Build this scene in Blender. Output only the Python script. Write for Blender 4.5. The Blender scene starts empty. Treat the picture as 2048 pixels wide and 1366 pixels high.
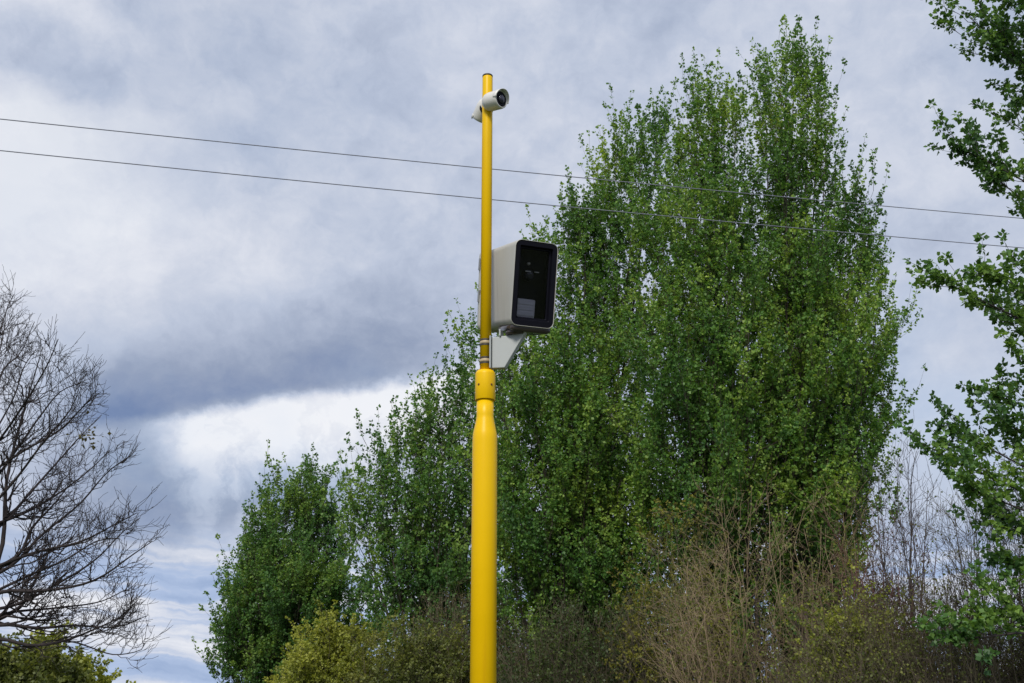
import bpy, bmesh, math
import numpy as np
from mathutils import Vector, Matrix

# ------------------------------------------------------------------ camera, sky, sun, exposure
S = bpy.context.scene
COL = S.collection
RNG = np.random.default_rng(7)
FPX, PITCH, EYE = 2300.0, math.radians(18.0), 1.6
cam_d = bpy.data.cameras.new('camera')
cam = bpy.data.objects.new('camera', cam_d); COL.objects.link(cam)
cam.location = (0, 0, EYE); cam.rotation_euler = (math.radians(90) + PITCH, 0, 0)
cam_d.sensor_width = 36.0; cam_d.lens = 36.0 * FPX / 2048.0
cam_d.clip_start = 0.05; cam_d.clip_end = 6000
S.camera = cam
S.view_settings.view_transform = 'Standard'; S.view_settings.look = 'None'
S.view_settings.exposure = 0.0; S.view_settings.gamma = 1.0

SUN_EL, SUN_AZ = math.radians(42), math.radians(193)      # azimuth clockwise from +Y (the view direction)

_F = np.array([0, math.cos(PITCH), math.sin(PITCH)]); _U = np.array([0, -math.sin(PITCH), math.cos(PITCH)])
def at(px, py, Y):
    """the point at distance Y ahead that is sighted at photo position px, py"""
    d = np.array([(px - 1024) / FPX, 0, 0]) + _U * (683 - py) / FPX + _F
    return np.array([0, 0, EYE]) + d * Y / d[1]
def gx(px, Y):
    return float(at(px, 1430, Y)[0])
def azel(px, py):
    d = at(px, py, 1.0) - np.array([0, 0, EYE]); d /= np.linalg.norm(d)
    return math.degrees(math.atan2(d[0], d[1])), math.degrees(math.asin(d[2]))

class NT:
    """small node-tree helper"""
    def __init__(s, tree): s.t = tree; s.n = tree.nodes; s.l = tree.links
    def new(s, kind, **kw):
        n = s.n.new(kind)
        for k, v in kw.items(): setattr(n, k, v)
        return n
    def put(s, sock, v):
        if hasattr(v, 'is_output'): s.l.new(v, sock)
        else: sock.default_value = v
    def math(s, op, a, b=0.0, c=None, clamp=False):
        n = s.new('ShaderNodeMath', operation=op, use_clamp=clamp)
        s.put(n.inputs[0], a); s.put(n.inputs[1], b)
        if c is not None: s.put(n.inputs[2], c)
        return n.outputs[0]
    def vmath(s, op, a, b=(0, 0, 0)):
        n = s.new('ShaderNodeVectorMath', operation=op); s.put(n.inputs[0], a); s.put(n.inputs[1], b)
        return n.outputs[0]
    def smooth(s, v, lo, hi, a=0.0, b=1.0):
        n = s.new('ShaderNodeMapRange', interpolation_type='SMOOTHSTEP')
        s.put(n.inputs[0], v); s.put(n.inputs[1], lo); s.put(n.inputs[2], hi); s.put(n.inputs[3], a); s.put(n.inputs[4], b)
        return n.outputs[0]
    def noise(s, vec, scale, detail=4.0, rough=0.55, color=False):
        n = s.new('ShaderNodeTexNoise'); s.put(n.inputs['Vector'], vec)
        n.inputs['Scale'].default_value = scale; n.inputs['Detail'].default_value = detail
        n.inputs['Roughness'].default_value = rough
        return n.outputs['Color'] if color else n.outputs['Fac']
    def mapping(s, vec, loc=(0, 0, 0), rot=(0, 0, 0), scale=(1, 1, 1), kind='TEXTURE'):
        n = s.new('ShaderNodeMapping', vector_type=kind); s.put(n.inputs[0], vec)
        n.inputs[1].default_value = loc; n.inputs[2].default_value = rot; n.inputs[3].default_value = scale
        return n.outputs[0]
    def ramp(s, fac, stops, interp='LINEAR'):
        n = s.new('ShaderNodeValToRGB'); s.put(n.inputs[0], fac); cr = n.color_ramp; cr.interpolation = interp
        while len(cr.elements) < len(stops): cr.elements.new(0.5)
        for e, (p, c) in zip(cr.elements, stops): e.position = p; e.color = (*c, 1)
        return n.outputs[0]
    def mix(s, f, a, b, kind='MIX'):
        n = s.new('ShaderNodeMix', data_type='RGBA', blend_type=kind)
        s.put(n.inputs[0], f)
        s.put(n.inputs[6], a if hasattr(a, 'is_output') else (*a, 1)); s.put(n.inputs[7], b if hasattr(b, 'is_output') else (*b, 1))
        return n.outputs[2]

def build_world():
    w = bpy.data.worlds.new('World'); S.world = w; w.use_nodes = True
    w.node_tree.nodes.clear(); q = NT(w.node_tree)
    tc = q.new('ShaderNodeTexCoord').outputs['Generated']
    sep = q.new('ShaderNodeSeparateXYZ'); q.l.new(tc, sep.inputs[0])
    az = q.math('MULTIPLY', q.math('ARCTAN2', sep.outputs[0], sep.outputs[1]), 57.2958)
    el = q.math('MULTIPLY', q.math('ARCSINE', sep.outputs[2]), 57.2958)
    cb = q.new('ShaderNodeCombineXYZ'); q.put(cb.inputs[0], az); q.put(cb.inputs[1], el)
    ae = cb.outputs[0]
    # wisps: the cloud shapes are displaced by turbulent noise
    def warp(vec, scale, amount, detail):
        nz = q.noise(q.mapping(vec, scale=(1, 0.85, 1), kind='TEXTURE'), scale, detail, 0.58, True)
        off = q.vmath('MULTIPLY', q.vmath('SUBTRACT', nz, (0.5, 0.5, 0.5)), (amount, amount * 0.7, 0))
        return q.vmath('ADD', vec, off)
    w1 = warp(ae, 0.16, 7.0, 5.0)
    w2 = warp(ae, 0.22, 3.4, 6.0)
    def blob(vec, px, py, sx, sy, rot=0.0):
        a, e = azel(px, py)
        m = q.mapping(vec, loc=(a, e, 0), rot=(0, 0, math.radians(rot)), scale=(sx / 40.0, sy / 40.0, 1))
        g = q.new('ShaderNodeTexGradient', gradient_type='SPHERICAL'); q.l.new(m, g.inputs[0])
        return q.smooth(g.outputs[1], 0.0, 1.0)
    val = q.math('MULTIPLY_ADD', q.noise(q.mapping(w1, scale=(1.15, 0.9, 1)), 0.10, 6.0, 0.55), 0.36, 0.36)
    val = q.math('ADD', val, q.math('MULTIPLY_ADD', q.noise(q.mapping(w2, scale=(1.1, 0.9, 1)), 0.36, 6.0, 0.6), 0.30, -0.15))
    val = q.math('ADD', val, q.math('MULTIPLY_ADD', q.noise(q.mapping(w2, loc=(7, 3, 2), scale=(1.1, 0.9, 1)), 1.2, 5.0, 0.6), 0.16, -0.08))
    def add(v, m, amp): return q.math('MULTIPLY_ADD', m, amp, v)
    for (px, py, sx, sy, rot, amp) in [
        (10, 340, 500, 290, 0, .55), (70, 10, 280, 120, 0, .30), (90, 115, 330, 110, -12, -.27),
        (240, 20, 120, 110, 0, -.16), (330, 240, 260, 120, 20, .10), (620, 200, 400, 200, 0, -.05),
        (420, 560, 560, 190, 8, .13), (150, 620, 330, 160, 0, .08), (760, 520, 330, 170, 20, -.07),
        (900, 300, 700, 200, 5, .03), (1300, 200, 700, 240, 0, .00), (1850, 200, 600, 300, 0, .03),
        (240, 940, 240, 230, 50, -.30), (400, 1070, 360, 100, 0, -.17), (590, 985, 260, 120, 0, -.24), (330, 970, 120, 90, 0, -.1)]:
        val = add(val, blob(w1 if sx > 250 else w2, px, py, sx, sy, rot), amp)
    # the heavy dark bank: a soft upper side, a crisp lower edge, bright cloud under it
    a0, e0 = azel(560, 800)
    loc = q.mapping(w2, loc=(a0, e0, 0), rot=(0, 0, math.radians(12)), scale=(1, 1, 1))
    sp = q.new('ShaderNodeSeparateXYZ'); q.l.new(loc, sp.inputs[0])
    lx, ly = sp.outputs[0], sp.outputs[1]
    win = q.math('MULTIPLY', q.smooth(lx, -12.5, -7), q.smooth(lx, 12.5, 3.0))
    dark = q.math('MULTIPLY', q.math('MULTIPLY', q.smooth(ly, -0.35, 0.75), q.smooth(ly, 6.4, 0.8)), win)
    val = add(val, dark, -0.38)
    under = q.math('MULTIPLY', q.smooth(ly, 0.4, -0.6), q.smooth(ly, -4.8, -1.0))
    uw = q.math('MULTIPLY', q.smooth(lx, -6.8, -4.2), q.smooth(lx, 12, 7))
    val = add(val, q.math('MULTIPLY', under, uw), 0.54)
    bil = q.smooth(q.noise(w2, 0.55, 7.0, 0.62), 0.40, 0.60, -0.5, 0.5)
    val = add(val, q.math('MULTIPLY', bil, q.math('MULTIPLY', q.smooth(ly, 0.9, -0.6), q.math('MULTIPLY', uw, q.smooth(ly, -8.0, -3.0)))), 0.22)
    bil2 = q.smooth(q.noise(w1, 0.22, 7.0, 0.6), 0.42, 0.60, -0.5, 0.5)
    val = add(val, q.math('MULTIPLY', bil2, q.smooth(el, 14, 20)), 0.07)
    # long flat streaks low over the horizon
    st = q.noise(q.mapping(w2, scale=(10, 1, 1)), 0.75, 5.0, 0.55)
    low = q.smooth(el, 9.5, 6.0)
    val = q.math('ADD', val, q.math('MULTIPLY', q.math('MULTIPLY_ADD', st, 2.1, -1.0), low))
    cloud = q.ramp(val, [(0.0, (.17, .235, .41)), (.25, (.31, .37, .51)), (.5, (.51, .57, .705)),
                         (.72, (.69, .725, .82)), (1.0, (.88, .895, .94))])
    # clear air shows faintly in the low streaks and at the thin places overhead
    thin = q.math('MULTIPLY', q.smooth(q.noise(q.mapping(w1, loc=(31, 12, 4), scale=(1.6, 0.9, 1)), 0.09, 4.0, 0.5), 0.46, 0.68), 0.22)
    cloud = q.mix(q.math('MULTIPLY', q.math('MULTIPLY', low, q.smooth(st, 0.58, 0.44)), 0.55), cloud, (.36, .50, .78))
    thin = q.math('MULTIPLY', thin, q.smooth(el, 6.0, 12.0))
    sky = q.new('ShaderNodeTexSky', sky_type='NISHITA', sun_disc=False, sun_elevation=SUN_EL, sun_rotation=SUN_AZ)
    sky.air_density = 1.0; sky.dust_density = 1.2
    cl = q.vmath('SCALE', cloud); cl.node.inputs['Scale'].default_value = 10.0
    sk = q.vmath('SCALE', sky.outputs[0]); sk.node.inputs['Scale'].default_value = 1.5
    mixc = q.mix(thin, cl, sk)
    bg = q.new('ShaderNodeBackground'); q.l.new(mixc, bg.inputs[0]); bg.inputs[1].default_value = 0.1
    out = q.new('ShaderNodeOutputWorld'); q.l.new(bg.outputs[0], out.inputs[0])
    w.cycles.sampling_method = 'MANUAL'; w.cycles.sample_map_resolution = 512
build_world()

sun_d = bpy.data.lights.new('sun', 'SUN'); sun_d.energy = 3.3; sun_d.angle = math.radians(16); sun_d.color = (1.0, .95, .86)
sun = bpy.data.objects.new('sun', sun_d); COL.objects.link(sun)
_sd = Vector((math.sin(SUN_AZ) * math.cos(SUN_EL), math.cos(SUN_AZ) * math.cos(SUN_EL), math.sin(SUN_EL)))
sun.rotation_euler = _sd.to_track_quat('Z', 'Y').to_euler()

# ------------------------------------------------------------------ materials
def material(name):
    m = bpy.data.materials.new(name); m.use_nodes = True; m.node_tree.nodes.clear()
    q = NT(m.node_tree); out = q.new('ShaderNodeOutputMaterial')
    p = q.new('ShaderNodeBsdfPrincipled'); q.l.new(p.outputs[0], out.inputs[0])
    return m, q, p, out
def paint(name, col, rough=.4, var=.08, scale=6.0, metal=0.0, bump=0.0, dirt=None, coat=0.0, spec=.5):
    m, q, p, out = material(name)
    tc = q.new('ShaderNodeTexCoord').outputs['Object']
    n = q.noise(tc, scale, 5.0, .6)
    c = q.ramp(n, [(.25, tuple(x * (1 - var) for x in col)), (.75, tuple(min(1, x * (1 + var)) for x in col))])
    if dirt:
        st = q.noise(q.mapping(tc, scale=(.05, .05, 1.2)), 1.0, 5.0, .65)
        c = q.mix(q.math('MULTIPLY', q.smooth(st, .52, .75), dirt[1]), c, dirt[0])
    q.put(p.inputs['Base Color'], c); p.inputs['Metallic'].default_value = metal
    q.put(p.inputs['Roughness'], q.math('MULTIPLY_ADD', n, .18, rough - .09))
    p.inputs['Coat Weight'].default_value = coat; p.inputs['Coat Roughness'].default_value = .2
    p.inputs['Specular IOR Level'].default_value = spec
    if bump:
        b = q.new('ShaderNodeBump'); b.inputs['Strength'].default_value = bump; b.inputs['Distance'].default_value = .01
        q.put(b.inputs['Height'], q.noise(tc, scale * 12, 3.0, .6)); q.l.new(b.outputs[0], p.inputs['Normal'])
    return m
def bark(name, c0, c1, scale=5.0):
    m, q, p, out = material(name)
    tc = q.new('ShaderNodeTexCoord').outputs['Object']
    n = q.noise(q.mapping(tc, scale=(1, 1, 4)), scale * 3, 5.0, .65)
    n2 = q.noise(tc, scale * .25, 2.0, .5)
    q.put(p.inputs['Base Color'], q.ramp(q.math('MULTIPLY_ADD', n2, .6, q.math('MULTIPLY', n, .4)), [(.3, c0), (.7, c1)]))
    p.inputs['Roughness'].default_value = .85; p.inputs['Specular IOR Level'].default_value = .2
    return m
def leaf_mat(name, c_dark, c_mid, c_light, clump=.5, transl=.4, spec=.35, rough=.5):
    """leaf colour: every leaf its own tint, and noise makes clumps of lighter and darker green"""
    m, q, p, out = material(name)
    at_ = q.new('ShaderNodeAttribute', attribute_name='tint').outputs['Fac']
    tc = q.new('ShaderNodeTexCoord').outputs['Object']
    n = q.noise(tc, clump, 3.0, .55)  # lighter and darker clumps, spread by noise
    f = q.math('ADD', q.math('MULTIPLY', at_, .55), q.math('MULTIPLY_ADD', n, 1.5, -.52), clamp=True)
    c = q.ramp(f, [(.12, c_dark), (.5, c_mid), (.92, c_light)])
    q.put(p.inputs['Base Color'], c); p.inputs['Roughness'].default_value = rough
    p.inputs['Specular IOR Level'].default_value = spec
    t = q.new('ShaderNodeBsdfTranslucent')
    q.put(t.inputs[0], q.mix(1.0, c, (1.25, 1.25, .55), 'MULTIPLY'))
    mx = q.new('ShaderNodeMixShader'); mx.inputs[0].default_value = transl
    q.l.new(p.outputs[0], mx.inputs[1]); q.l.new(t.outputs[0], mx.inputs[2]); q.l.new(mx.outputs[0], out.inputs[0])
    return m

M = {}
M['yellow'] = paint('yellow_paint', (.77, .470, .0015), .36, .04, 3.0, dirt=((.60, .31, .006), .4), spec=.2)
M['grey_paint'] = paint('light_grey_paint', (.40, .395, .37), .45, .05, 4.0, bump=.03, dirt=((.24, .225, .20), .4))
M['grey_plate'] = paint('grey_bracket_paint', (.35, .37, .37), .45, .05, 5.0)
M['white_plastic'] = paint('white_plastic', (.62, .61, .59), .35, .04, 8.0)
M['steel'] = paint('steel', (.45, .44, .43), .35, .15, 20.0, metal=1.0)
M['dark_steel'] = paint('dark_steel', (.035, .028, .022), .55, .2, 20.0)
M['pad'] = paint('clamp_pad', (.42, .33, .20), .5, .1, 20.0)
M['black'] = paint('black_plastic', (.005, .005, .010), .55, .15, 8.0, spec=.12)
M['dark_interior'] = paint('dark_interior', (.003, .003, .008), .6, .2, 8.0, spec=.1)
M['panel_grey'] = paint('panel_grey', (.62, .60, .68), .5, .08, 10.0)
M['smoked'] = paint('smoked_plastic', (.05, .04, .04), .12, .1, 8.0)
M['lens'] = paint('lens_glass', (.03, .03, .05), .04, .1, 8.0)
M['bolt'] = paint('rusty_bolt', (.16, .06, .01), .6, .2, 30.0)
M['cable'] = paint('cable_sheath', (.17, .18, .23), .6, .1, 3.0)
M['bark_grey'] = bark('grey_bark', (.030, .024, .020), (.085, .07, .058))
M['bark_dark'] = bark('dark_bark', (.016, .013, .014), (.055, .045, .045))
M['twig_tan'] = bark('tan_twig', (.12, .09, .055), (.36, .275, .18), 2.0)
M['twig_brown'] = bark('brown_twig', (.05, .043, .030), (.17, .14, .098), 2.0)
M['twig_red'] = bark('reddish_twig', (.06, .03, .028), (.18, .09, .08), 2.0)
M['twig_grey'] = bark('grey_twig', (.03, .026, .028), (.10, .085, .08), 2.0)
M['leaf_near'] = leaf_mat('near_leaf', (.038, .095, .034), (.09, .19, .048), (.23, .36, .075), .9)
M['leaf_tall'] = leaf_mat('tall_tree_leaf', (.036, .102, .030), (.115, .24, .048), (.34, .46, .085), .5)
M['leaf_mid'] = leaf_mat('mid_tree_leaf', (.036, .098, .034), (.096, .21, .052), (.27, .39, .085), .5)
M['leaf_far'] = leaf_mat('far_tree_leaf', (.035, .094, .032), (.088, .195, .046), (.25, .36, .07), .5)
M['leaf_yellow'] = leaf_mat('yellow_shrub_leaf', (.11, .14, .028), (.26, .29, .045), (.42, .42, .08), .6)
M['leaf_olive'] = leaf_mat('olive_shrub_leaf', (.06, .08, .025), (.14, .165, .04), (.26, .26, .05), .6)
M['leaf_ochre'] = leaf_mat('ochre_shrub_leaf', (.09, .085, .02), (.17, .16, .03), (.28, .28, .04), .8)
M['leaf_brown'] = leaf_mat('brown_bud_leaf', (.045, .042, .018), (.10, .088, .035), (.18, .15, .055), .8)
M['leaf_dark'] = leaf_mat('undergrowth_leaf', (.025, .040, .016), (.055, .085, .024), (.11, .135, .035), .7)
M['leaf_fresh'] = leaf_mat('fresh_shrub_leaf', (.03, .075, .015), (.07, .14, .025), (.16, .24, .04), .9)

# ------------------------------------------------------------------ object helpers
def tag(o, label=None, cat=None, group=None, kind=None):
    if label: o['label'] = label
    if cat: o['category'] = cat
    if group: o['group'] = group
    if kind: o['kind'] = kind
    return o
def thing(name, loc, label, cat, group=None):
    o = bpy.data.objects.new(name, None); COL.objects.link(o); o.location = loc; o.empty_display_size = .3
    return tag(o, label, cat, group)
def link(name, me, mat, parent=None, smooth=False):
    o = bpy.data.objects.new(name, me); COL.objects.link(o)
    if mat is not None and not me.materials: me.materials.append(mat)
    if smooth: me.polygons.foreach_set('use_smooth', np.ones(len(me.polygons), bool))
    if parent is not None: o.parent = parent
    return o
def np_mesh(name, V, Q, tint=None):
    """a mesh from vertices (n,3) and quads (m,4)"""
    me = bpy.data.meshes.new(name)
    V = np.ascontiguousarray(V, np.float32); Q = np.ascontiguousarray(Q, np.int32); m = len(Q)
    me.vertices.add(len(V)); me.vertices.foreach_set('co', V.ravel())
    me.loops.add(m * 4); me.loops.foreach_set('vertex_index', Q.ravel())
    me.polygons.add(m); me.polygons.foreach_set('loop_start', np.arange(0, m * 4, 4, dtype=np.int32))
    me.update(calc_edges=True)
    if tint is not None:
        a = me.attributes.new('tint', 'FLOAT', 'FACE'); a.data.foreach_set('value', np.asarray(tint, np.float32))
    return me
def bm_obj(name, bm, mat, parent=None, smooth=False, bevel=0.0, seg=2):
    if bevel: bmesh.ops.bevel(bm, geom=[e for e in bm.edges if e.calc_face_angle(0) > .5], offset=bevel, segments=seg, affect='EDGES', profile=.6)
    bmesh.ops.recalc_face_normals(bm, faces=bm.faces)
    me = bpy.data.meshes.new(name); bm.to_mesh(me); bm.free()
    o = link(name, me, mat, parent)
    if smooth:
        for p in me.polygons: p.use_smooth = True
    return o
def box_bm(sx, sy, sz, c=(0, 0, 0), bm=None):
    bm = bm or bmesh.new()
    bmesh.ops.create_cube(bm, size=1, matrix=Matrix.Translation(c) @ Matrix.Diagonal((sx, sy, sz, 1)))
    return bm
def lathe(profile, seg=40, axis='Z', bm=None, mat=Matrix()):
    """profile: list of (radius, height) turned about the axis; ends are closed"""
    bm = bm or bmesh.new(); rings = []
    for r, h in profile:
        ring = []
        for k in range(seg):
            a = 2 * math.pi * k / seg
            co = Vector((r * math.cos(a), r * math.sin(a), h)) if axis == 'Z' else Vector((r * math.cos(a), -h, r * math.sin(a)))
            ring.append(bm.verts.new(mat @ co))
        rings.append(ring)
    for A, B in zip(rings, rings[1:]):
        for k in range(seg): bm.faces.new((A[k], A[(k + 1) % seg], B[(k + 1) % seg], B[k]))
    bm.faces.new(rings[0][::-1]); bm.faces.new(rings[-1])
    return bm
def rr_ring(w, h, r, y, seg=6, shear=0.0, cx=0.0, cz=0.0):
    """rounded rectangle in the XZ plane at depth y"""
    pts = []
    for (sx, sz, a0) in ((1, 1, 0), (-1, 1, 90), (-1, -1, 180), (1, -1, 270)):
        for k in range(seg + 1):
            a = math.radians(a0 + 90 * k / seg)
            x = sx * (w / 2 - r) + r * math.cos(a); z = sz * (h / 2 - r) + r * math.sin(a)
            pts.append(Vector((x + cx, y + shear * z, z + cz)))
    return pts
def loft(rings, cap0=True, cap1=True, bm=None):
    bm = bm or bmesh.new(); R = [[bm.verts.new(p) for p in r] for r in rings]; n = len(R[0])
    for A, B in zip(R, R[1:]):
        for k in range(n): bm.faces.new((A[k], A[(k + 1) % n], B[(k + 1) % n], B[k]))
    if cap0: bm.faces.new(R[0][::-1])
    if cap1: bm.faces.new(R[-1])
    return bm

# ------------------------------------------------------------------ plant helpers (all vectorised)
def nrm(v): return v / np.maximum(np.linalg.norm(v, axis=-1, keepdims=True), 1e-9)
def tubes(P, R, sides=4):
    """P (n,k,3) centre lines, R (n,k) radii -> vertices, quads"""
    n, k, _ = P.shape
    T = nrm(np.gradient(P, axis=1))
    ref = np.where(np.abs(T[..., 2:3]) > .9, np.array([1., 0, 0]), np.array([0, 0, 1.]))
    ref = np.broadcast_to(ref[:, :1], T.shape)
    u = nrm(np.cross(T, ref)); v = np.cross(T, u)
    a = np.arange(sides) * 2 * np.pi / sides
    V = P[:, :, None] + R[:, :, None, None] * (np.cos(a)[:, None] * u[:, :, None] + np.sin(a)[:, None] * v[:, :, None])
    idx = np.arange(n * k * sides).reshape(n, k, sides)
    A = idx[:, :-1]; B = idx[:, 1:]
    Q = np.stack([A, np.roll(A, -1, 2), np.roll(B, -1, 2), B], -1).reshape(-1, 4)
    return V.reshape(-1, 3), Q
def join(parts):
    Vs, Qs, o = [], [], 0
    for V, Q in parts: Vs.append(V); Qs.append(Q + o); o += len(V)
    return np.concatenate(Vs), np.concatenate(Qs)
def sample(P, i, t):
    """points and tangents on polylines P[i] at parameter t in 0..1"""
    k = P.shape[1]; s = np.clip(t, 0, .9999) * (k - 1); j = s.astype(int); f = (s - j)[:, None]
    A = P[i, j]; B = P[i, j + 1]
    return A * (1 - f) + B * f, nrm(B - A)
def grow(P, R, i, t, length, ang, k=5, up=.3, wob=.06, r_scale=.55, r_tip=.25, r_min=.002, azi=None, rng=RNG, flat=1.0):
    """children of polylines: start at parameter t of parent i, leave at angle ang, bend upwards"""
    p0, T = sample(P, i, t); m = len(i)
    azi = rng.uniform(0, 2 * np.pi, m) if azi is None else azi
    ref = np.where(np.abs(T[:, 2:3]) > .95, np.array([1., 0, 0]), np.array([0, 0, 1.]))
    u = nrm(np.cross(T, ref)); v = np.cross(T, u)
    rad = np.cos(azi)[:, None] * u + np.sin(azi)[:, None] * v
    d = nrm(np.cos(ang)[:, None] * T + np.sin(ang)[:, None] * rad)
    d[:, 1] *= flat
    s = np.linspace(0, 1, k)[None, :, None]
    bend = np.zeros((m, 1, 3)); bend[:, 0, 2] = up
    L = length[:, None, None]
    C = p0[:, None] + L * (d[:, None] * s + bend * s * s * .6)
    w = rng.normal(0, 1, (m, k, 3)); w[:, 0] = 0; w = np.cumsum(w, 1) * wob / math.sqrt(k)
    C = C + w * L
    kk = P.shape[1]; sj = np.clip(t * (kk - 1), 0, kk - 1.001); j = sj.astype(int)
    rp = R[i, j] * (1 - (sj - j)) + R[i, j + 1] * (sj - j)
    r0 = np.maximum(rp * r_scale, r_min)
    RR = r0[:, None] * (1 - (1 - r_tip) * np.linspace(0, 1, k)[None])
    return C, np.maximum(RR, r_min * .7)
def leaves(P, n, size, rng=RNG, aspect=.85, petiole=.38, lo=.12, droop=.25, upn=.5):
    """n leaves scattered along each of the shoots P"""
    m = len(P); per = 5 if n >= 8 else 1; ns = max(1, round(n / per))          # leaves sit in tufts on short spurs
    ln = np.linalg.norm(P[:, -1] - P[:, 0], axis=1)                               # longer shoots carry more of them
    cnt = np.maximum(1, np.rint(ns * np.clip(ln / ln.mean(), .4, 2.2)).astype(int)) if per > 1 else np.full(m, ns)
    i = np.repeat(np.arange(m), cnt); t = rng.uniform(lo, 1.0, len(i)) ** .9
    t[np.cumsum(cnt) - 1] = .99
    p, T = sample(P, i, t)
    so = nrm(rng.normal(0, 1, (len(i), 3)) + np.array([0, 0, .3]))
    p = p + so * (size * .55) * rng.uniform(.2, 1, (len(i), 1))
    i = np.repeat(i, per); p = np.repeat(p, per, 0); T = np.repeat(T, per, 0); so = np.repeat(so, per, 0)
    o = nrm(rng.normal(0, 1, (len(i), 3)) + so * .35)
    a = nrm(o * .9 + T * .5 + np.array([0, 0, -droop]))
    l = (size * rng.uniform(.6, 1.25, len(i)))[:, None]
    b = p + o * l * petiole * rng.uniform(.3, 1, (len(i), 1))
    nn = nrm(rng.normal(0, .8, (len(i), 3)) + np.array([0, 0, upn]))
    w = nrm(np.cross(a, nn)); nn = np.cross(w, a)
    mid = b + a * l * .45; fold = nn * l * .10
    V = np.stack([b, mid + w * l * aspect * .5 + fold, b + a * l - nn * l * .08, mid - w * l * aspect * .5 + fold], 1)
    Q = np.arange(len(i) * 4).reshape(-1, 4)
    shoot = rng.uniform(0, 1, m)[i]
    tint = np.clip(.5 * shoot + .5 * rng.uniform(0, 1, len(i)), 0, 1)
    return V.reshape(-1, 3), Q, tint
def bez(a, c, b, k=14, wob=.0, rng=RNG):
    t = np.linspace(0, 1, k)[:, None]
    P = (1 - t) ** 2 * a + 2 * t * (1 - t) * c + t * t * b
    w = np.cumsum(rng.normal(0, 1, (k, 3)), 0) * wob / math.sqrt(k); w -= np.linspace(0, 1, k)[:, None] * w[-1]
    w[0] = 0
    return P + w
def resample(pts, k):
    pts = np.asarray(pts, float); d = np.r_[0, np.cumsum(np.linalg.norm(np.diff(pts, axis=0), axis=1))]
    # Catmull-Rom through the points
    s = np.linspace(0, d[-1], k); out = np.zeros((k, 3))
    m = np.gradient(pts, d, axis=0)
    for n_, x in enumerate(s):
        j = min(np.searchsorted(d, x, 'right') - 1, len(d) - 2); h = d[j + 1] - d[j]; t = (x - d[j]) / h
        out[n_] = ((2 * t**3 - 3 * t**2 + 1) * pts[j] + (t**3 - 2 * t**2 + t) * h * m[j] + (-2 * t**3 + 3 * t**2) * pts[j + 1] + (t**3 - t**2) * h * m[j + 1])
    return out
# ------------------------------------------------------------------ ground
def build_ground():
    m, q, p, out = material('rough_grass')
    tc = q.new('ShaderNodeTexCoord').outputs['Object']
    c = q.ramp(q.noise(tc, .35, 8.0, .65), [(.3, (.035, .055, .018)), (.55, (.07, .095, .03)), (.8, (.13, .12, .05))])
    q.put(p.inputs['Base Color'], c); p.inputs['Roughness'].default_value = .95
    b = q.new('ShaderNodeBump'); b.inputs['Distance'].default_value = .05
    q.put(b.inputs['Height'], q.noise(tc, 9.0, 6.0, .7)); q.l.new(b.outputs[0], p.inputs['Normal'])
    n = 60; g = np.linspace(-1, 1, n); g = np.sign(g) * np.abs(g) ** 2.2 * 3000
    X, Y = np.meshgrid(g, g); r = np.hypot(X, Y)
    Z = np.where(r > 6, .05 * np.sin(X * .21) * np.cos(Y * .17), 0) * np.clip((r - 6) / 20, 0, 1) - .02 * np.clip((r - 60) / 100, 0, 1)
    idx = np.arange(n * n).reshape(n, n)
    Q = np.stack([idx[:-1, :-1], idx[:-1, 1:], idx[1:, 1:], idx[1:, :-1]], -1).reshape(-1, 4)
    tag(link('ground', np_mesh('ground', np.stack([X, Y, Z], -1).reshape(-1, 3), Q), m, None, True), kind='structure')
build_ground()

# ------------------------------------------------------------------ yellow pole
PX, PY = -.193, 8.0
def build_pole():
    r = thing('camera_pole', (PX, PY, 0), 'yellow steel pole, slim tube on a thicker lower tube, carrying the camera box', 'pole')
    lower = lathe([(.0885, -.3), (.0885, 3.44), (.0880, 3.47), (.0865, 3.495), (.0835, 3.515), (.0640, 3.61), (.0618, 3.625), (.0612, 3.64), (.0612, 3.77)], 64)
    o = bm_obj('lower_tube', lower, M['yellow'], r, True)
    sl = lathe([(.066, 3.752), (.0715, 3.752), (.0735, 3.755), (.0735, 3.945), (.0725, 3.953), (.062, 3.972), (.040, 3.978)], 64)
    sleeve = bm_obj('sleeve', sl, M['yellow'], r, True)
    for a in (-128, -52, 30, 150):
        ca, sa = math.cos(math.radians(a)), math.sin(math.radians(a))
        mt = Matrix.Translation((ca * .0725, sa * .0725, 3.858)) @ Matrix.Rotation(math.radians(a), 4, 'Z') @ Matrix.Rotation(math.radians(90), 4, 'Y')
        bm_obj('bolt', lathe([(.0085, -.004), (.0085, .004), (.006, .007)], 6, mat=mt), M['bolt'], sleeve)
    up = lathe([(.0405, 3.90), (.0405, 6.385), (.0385, 6.400)], 48)
    bm_obj('upper_tube', up, M['yellow'], r, True)
    cap = lathe([(.0395, 6.395), (.0412, 6.396), (.0412, 6.408), (.038, 6.411)], 48)
    bm_obj('end_cap', cap, M['dark_steel'], r, True)
    return r
build_pole()

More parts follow.
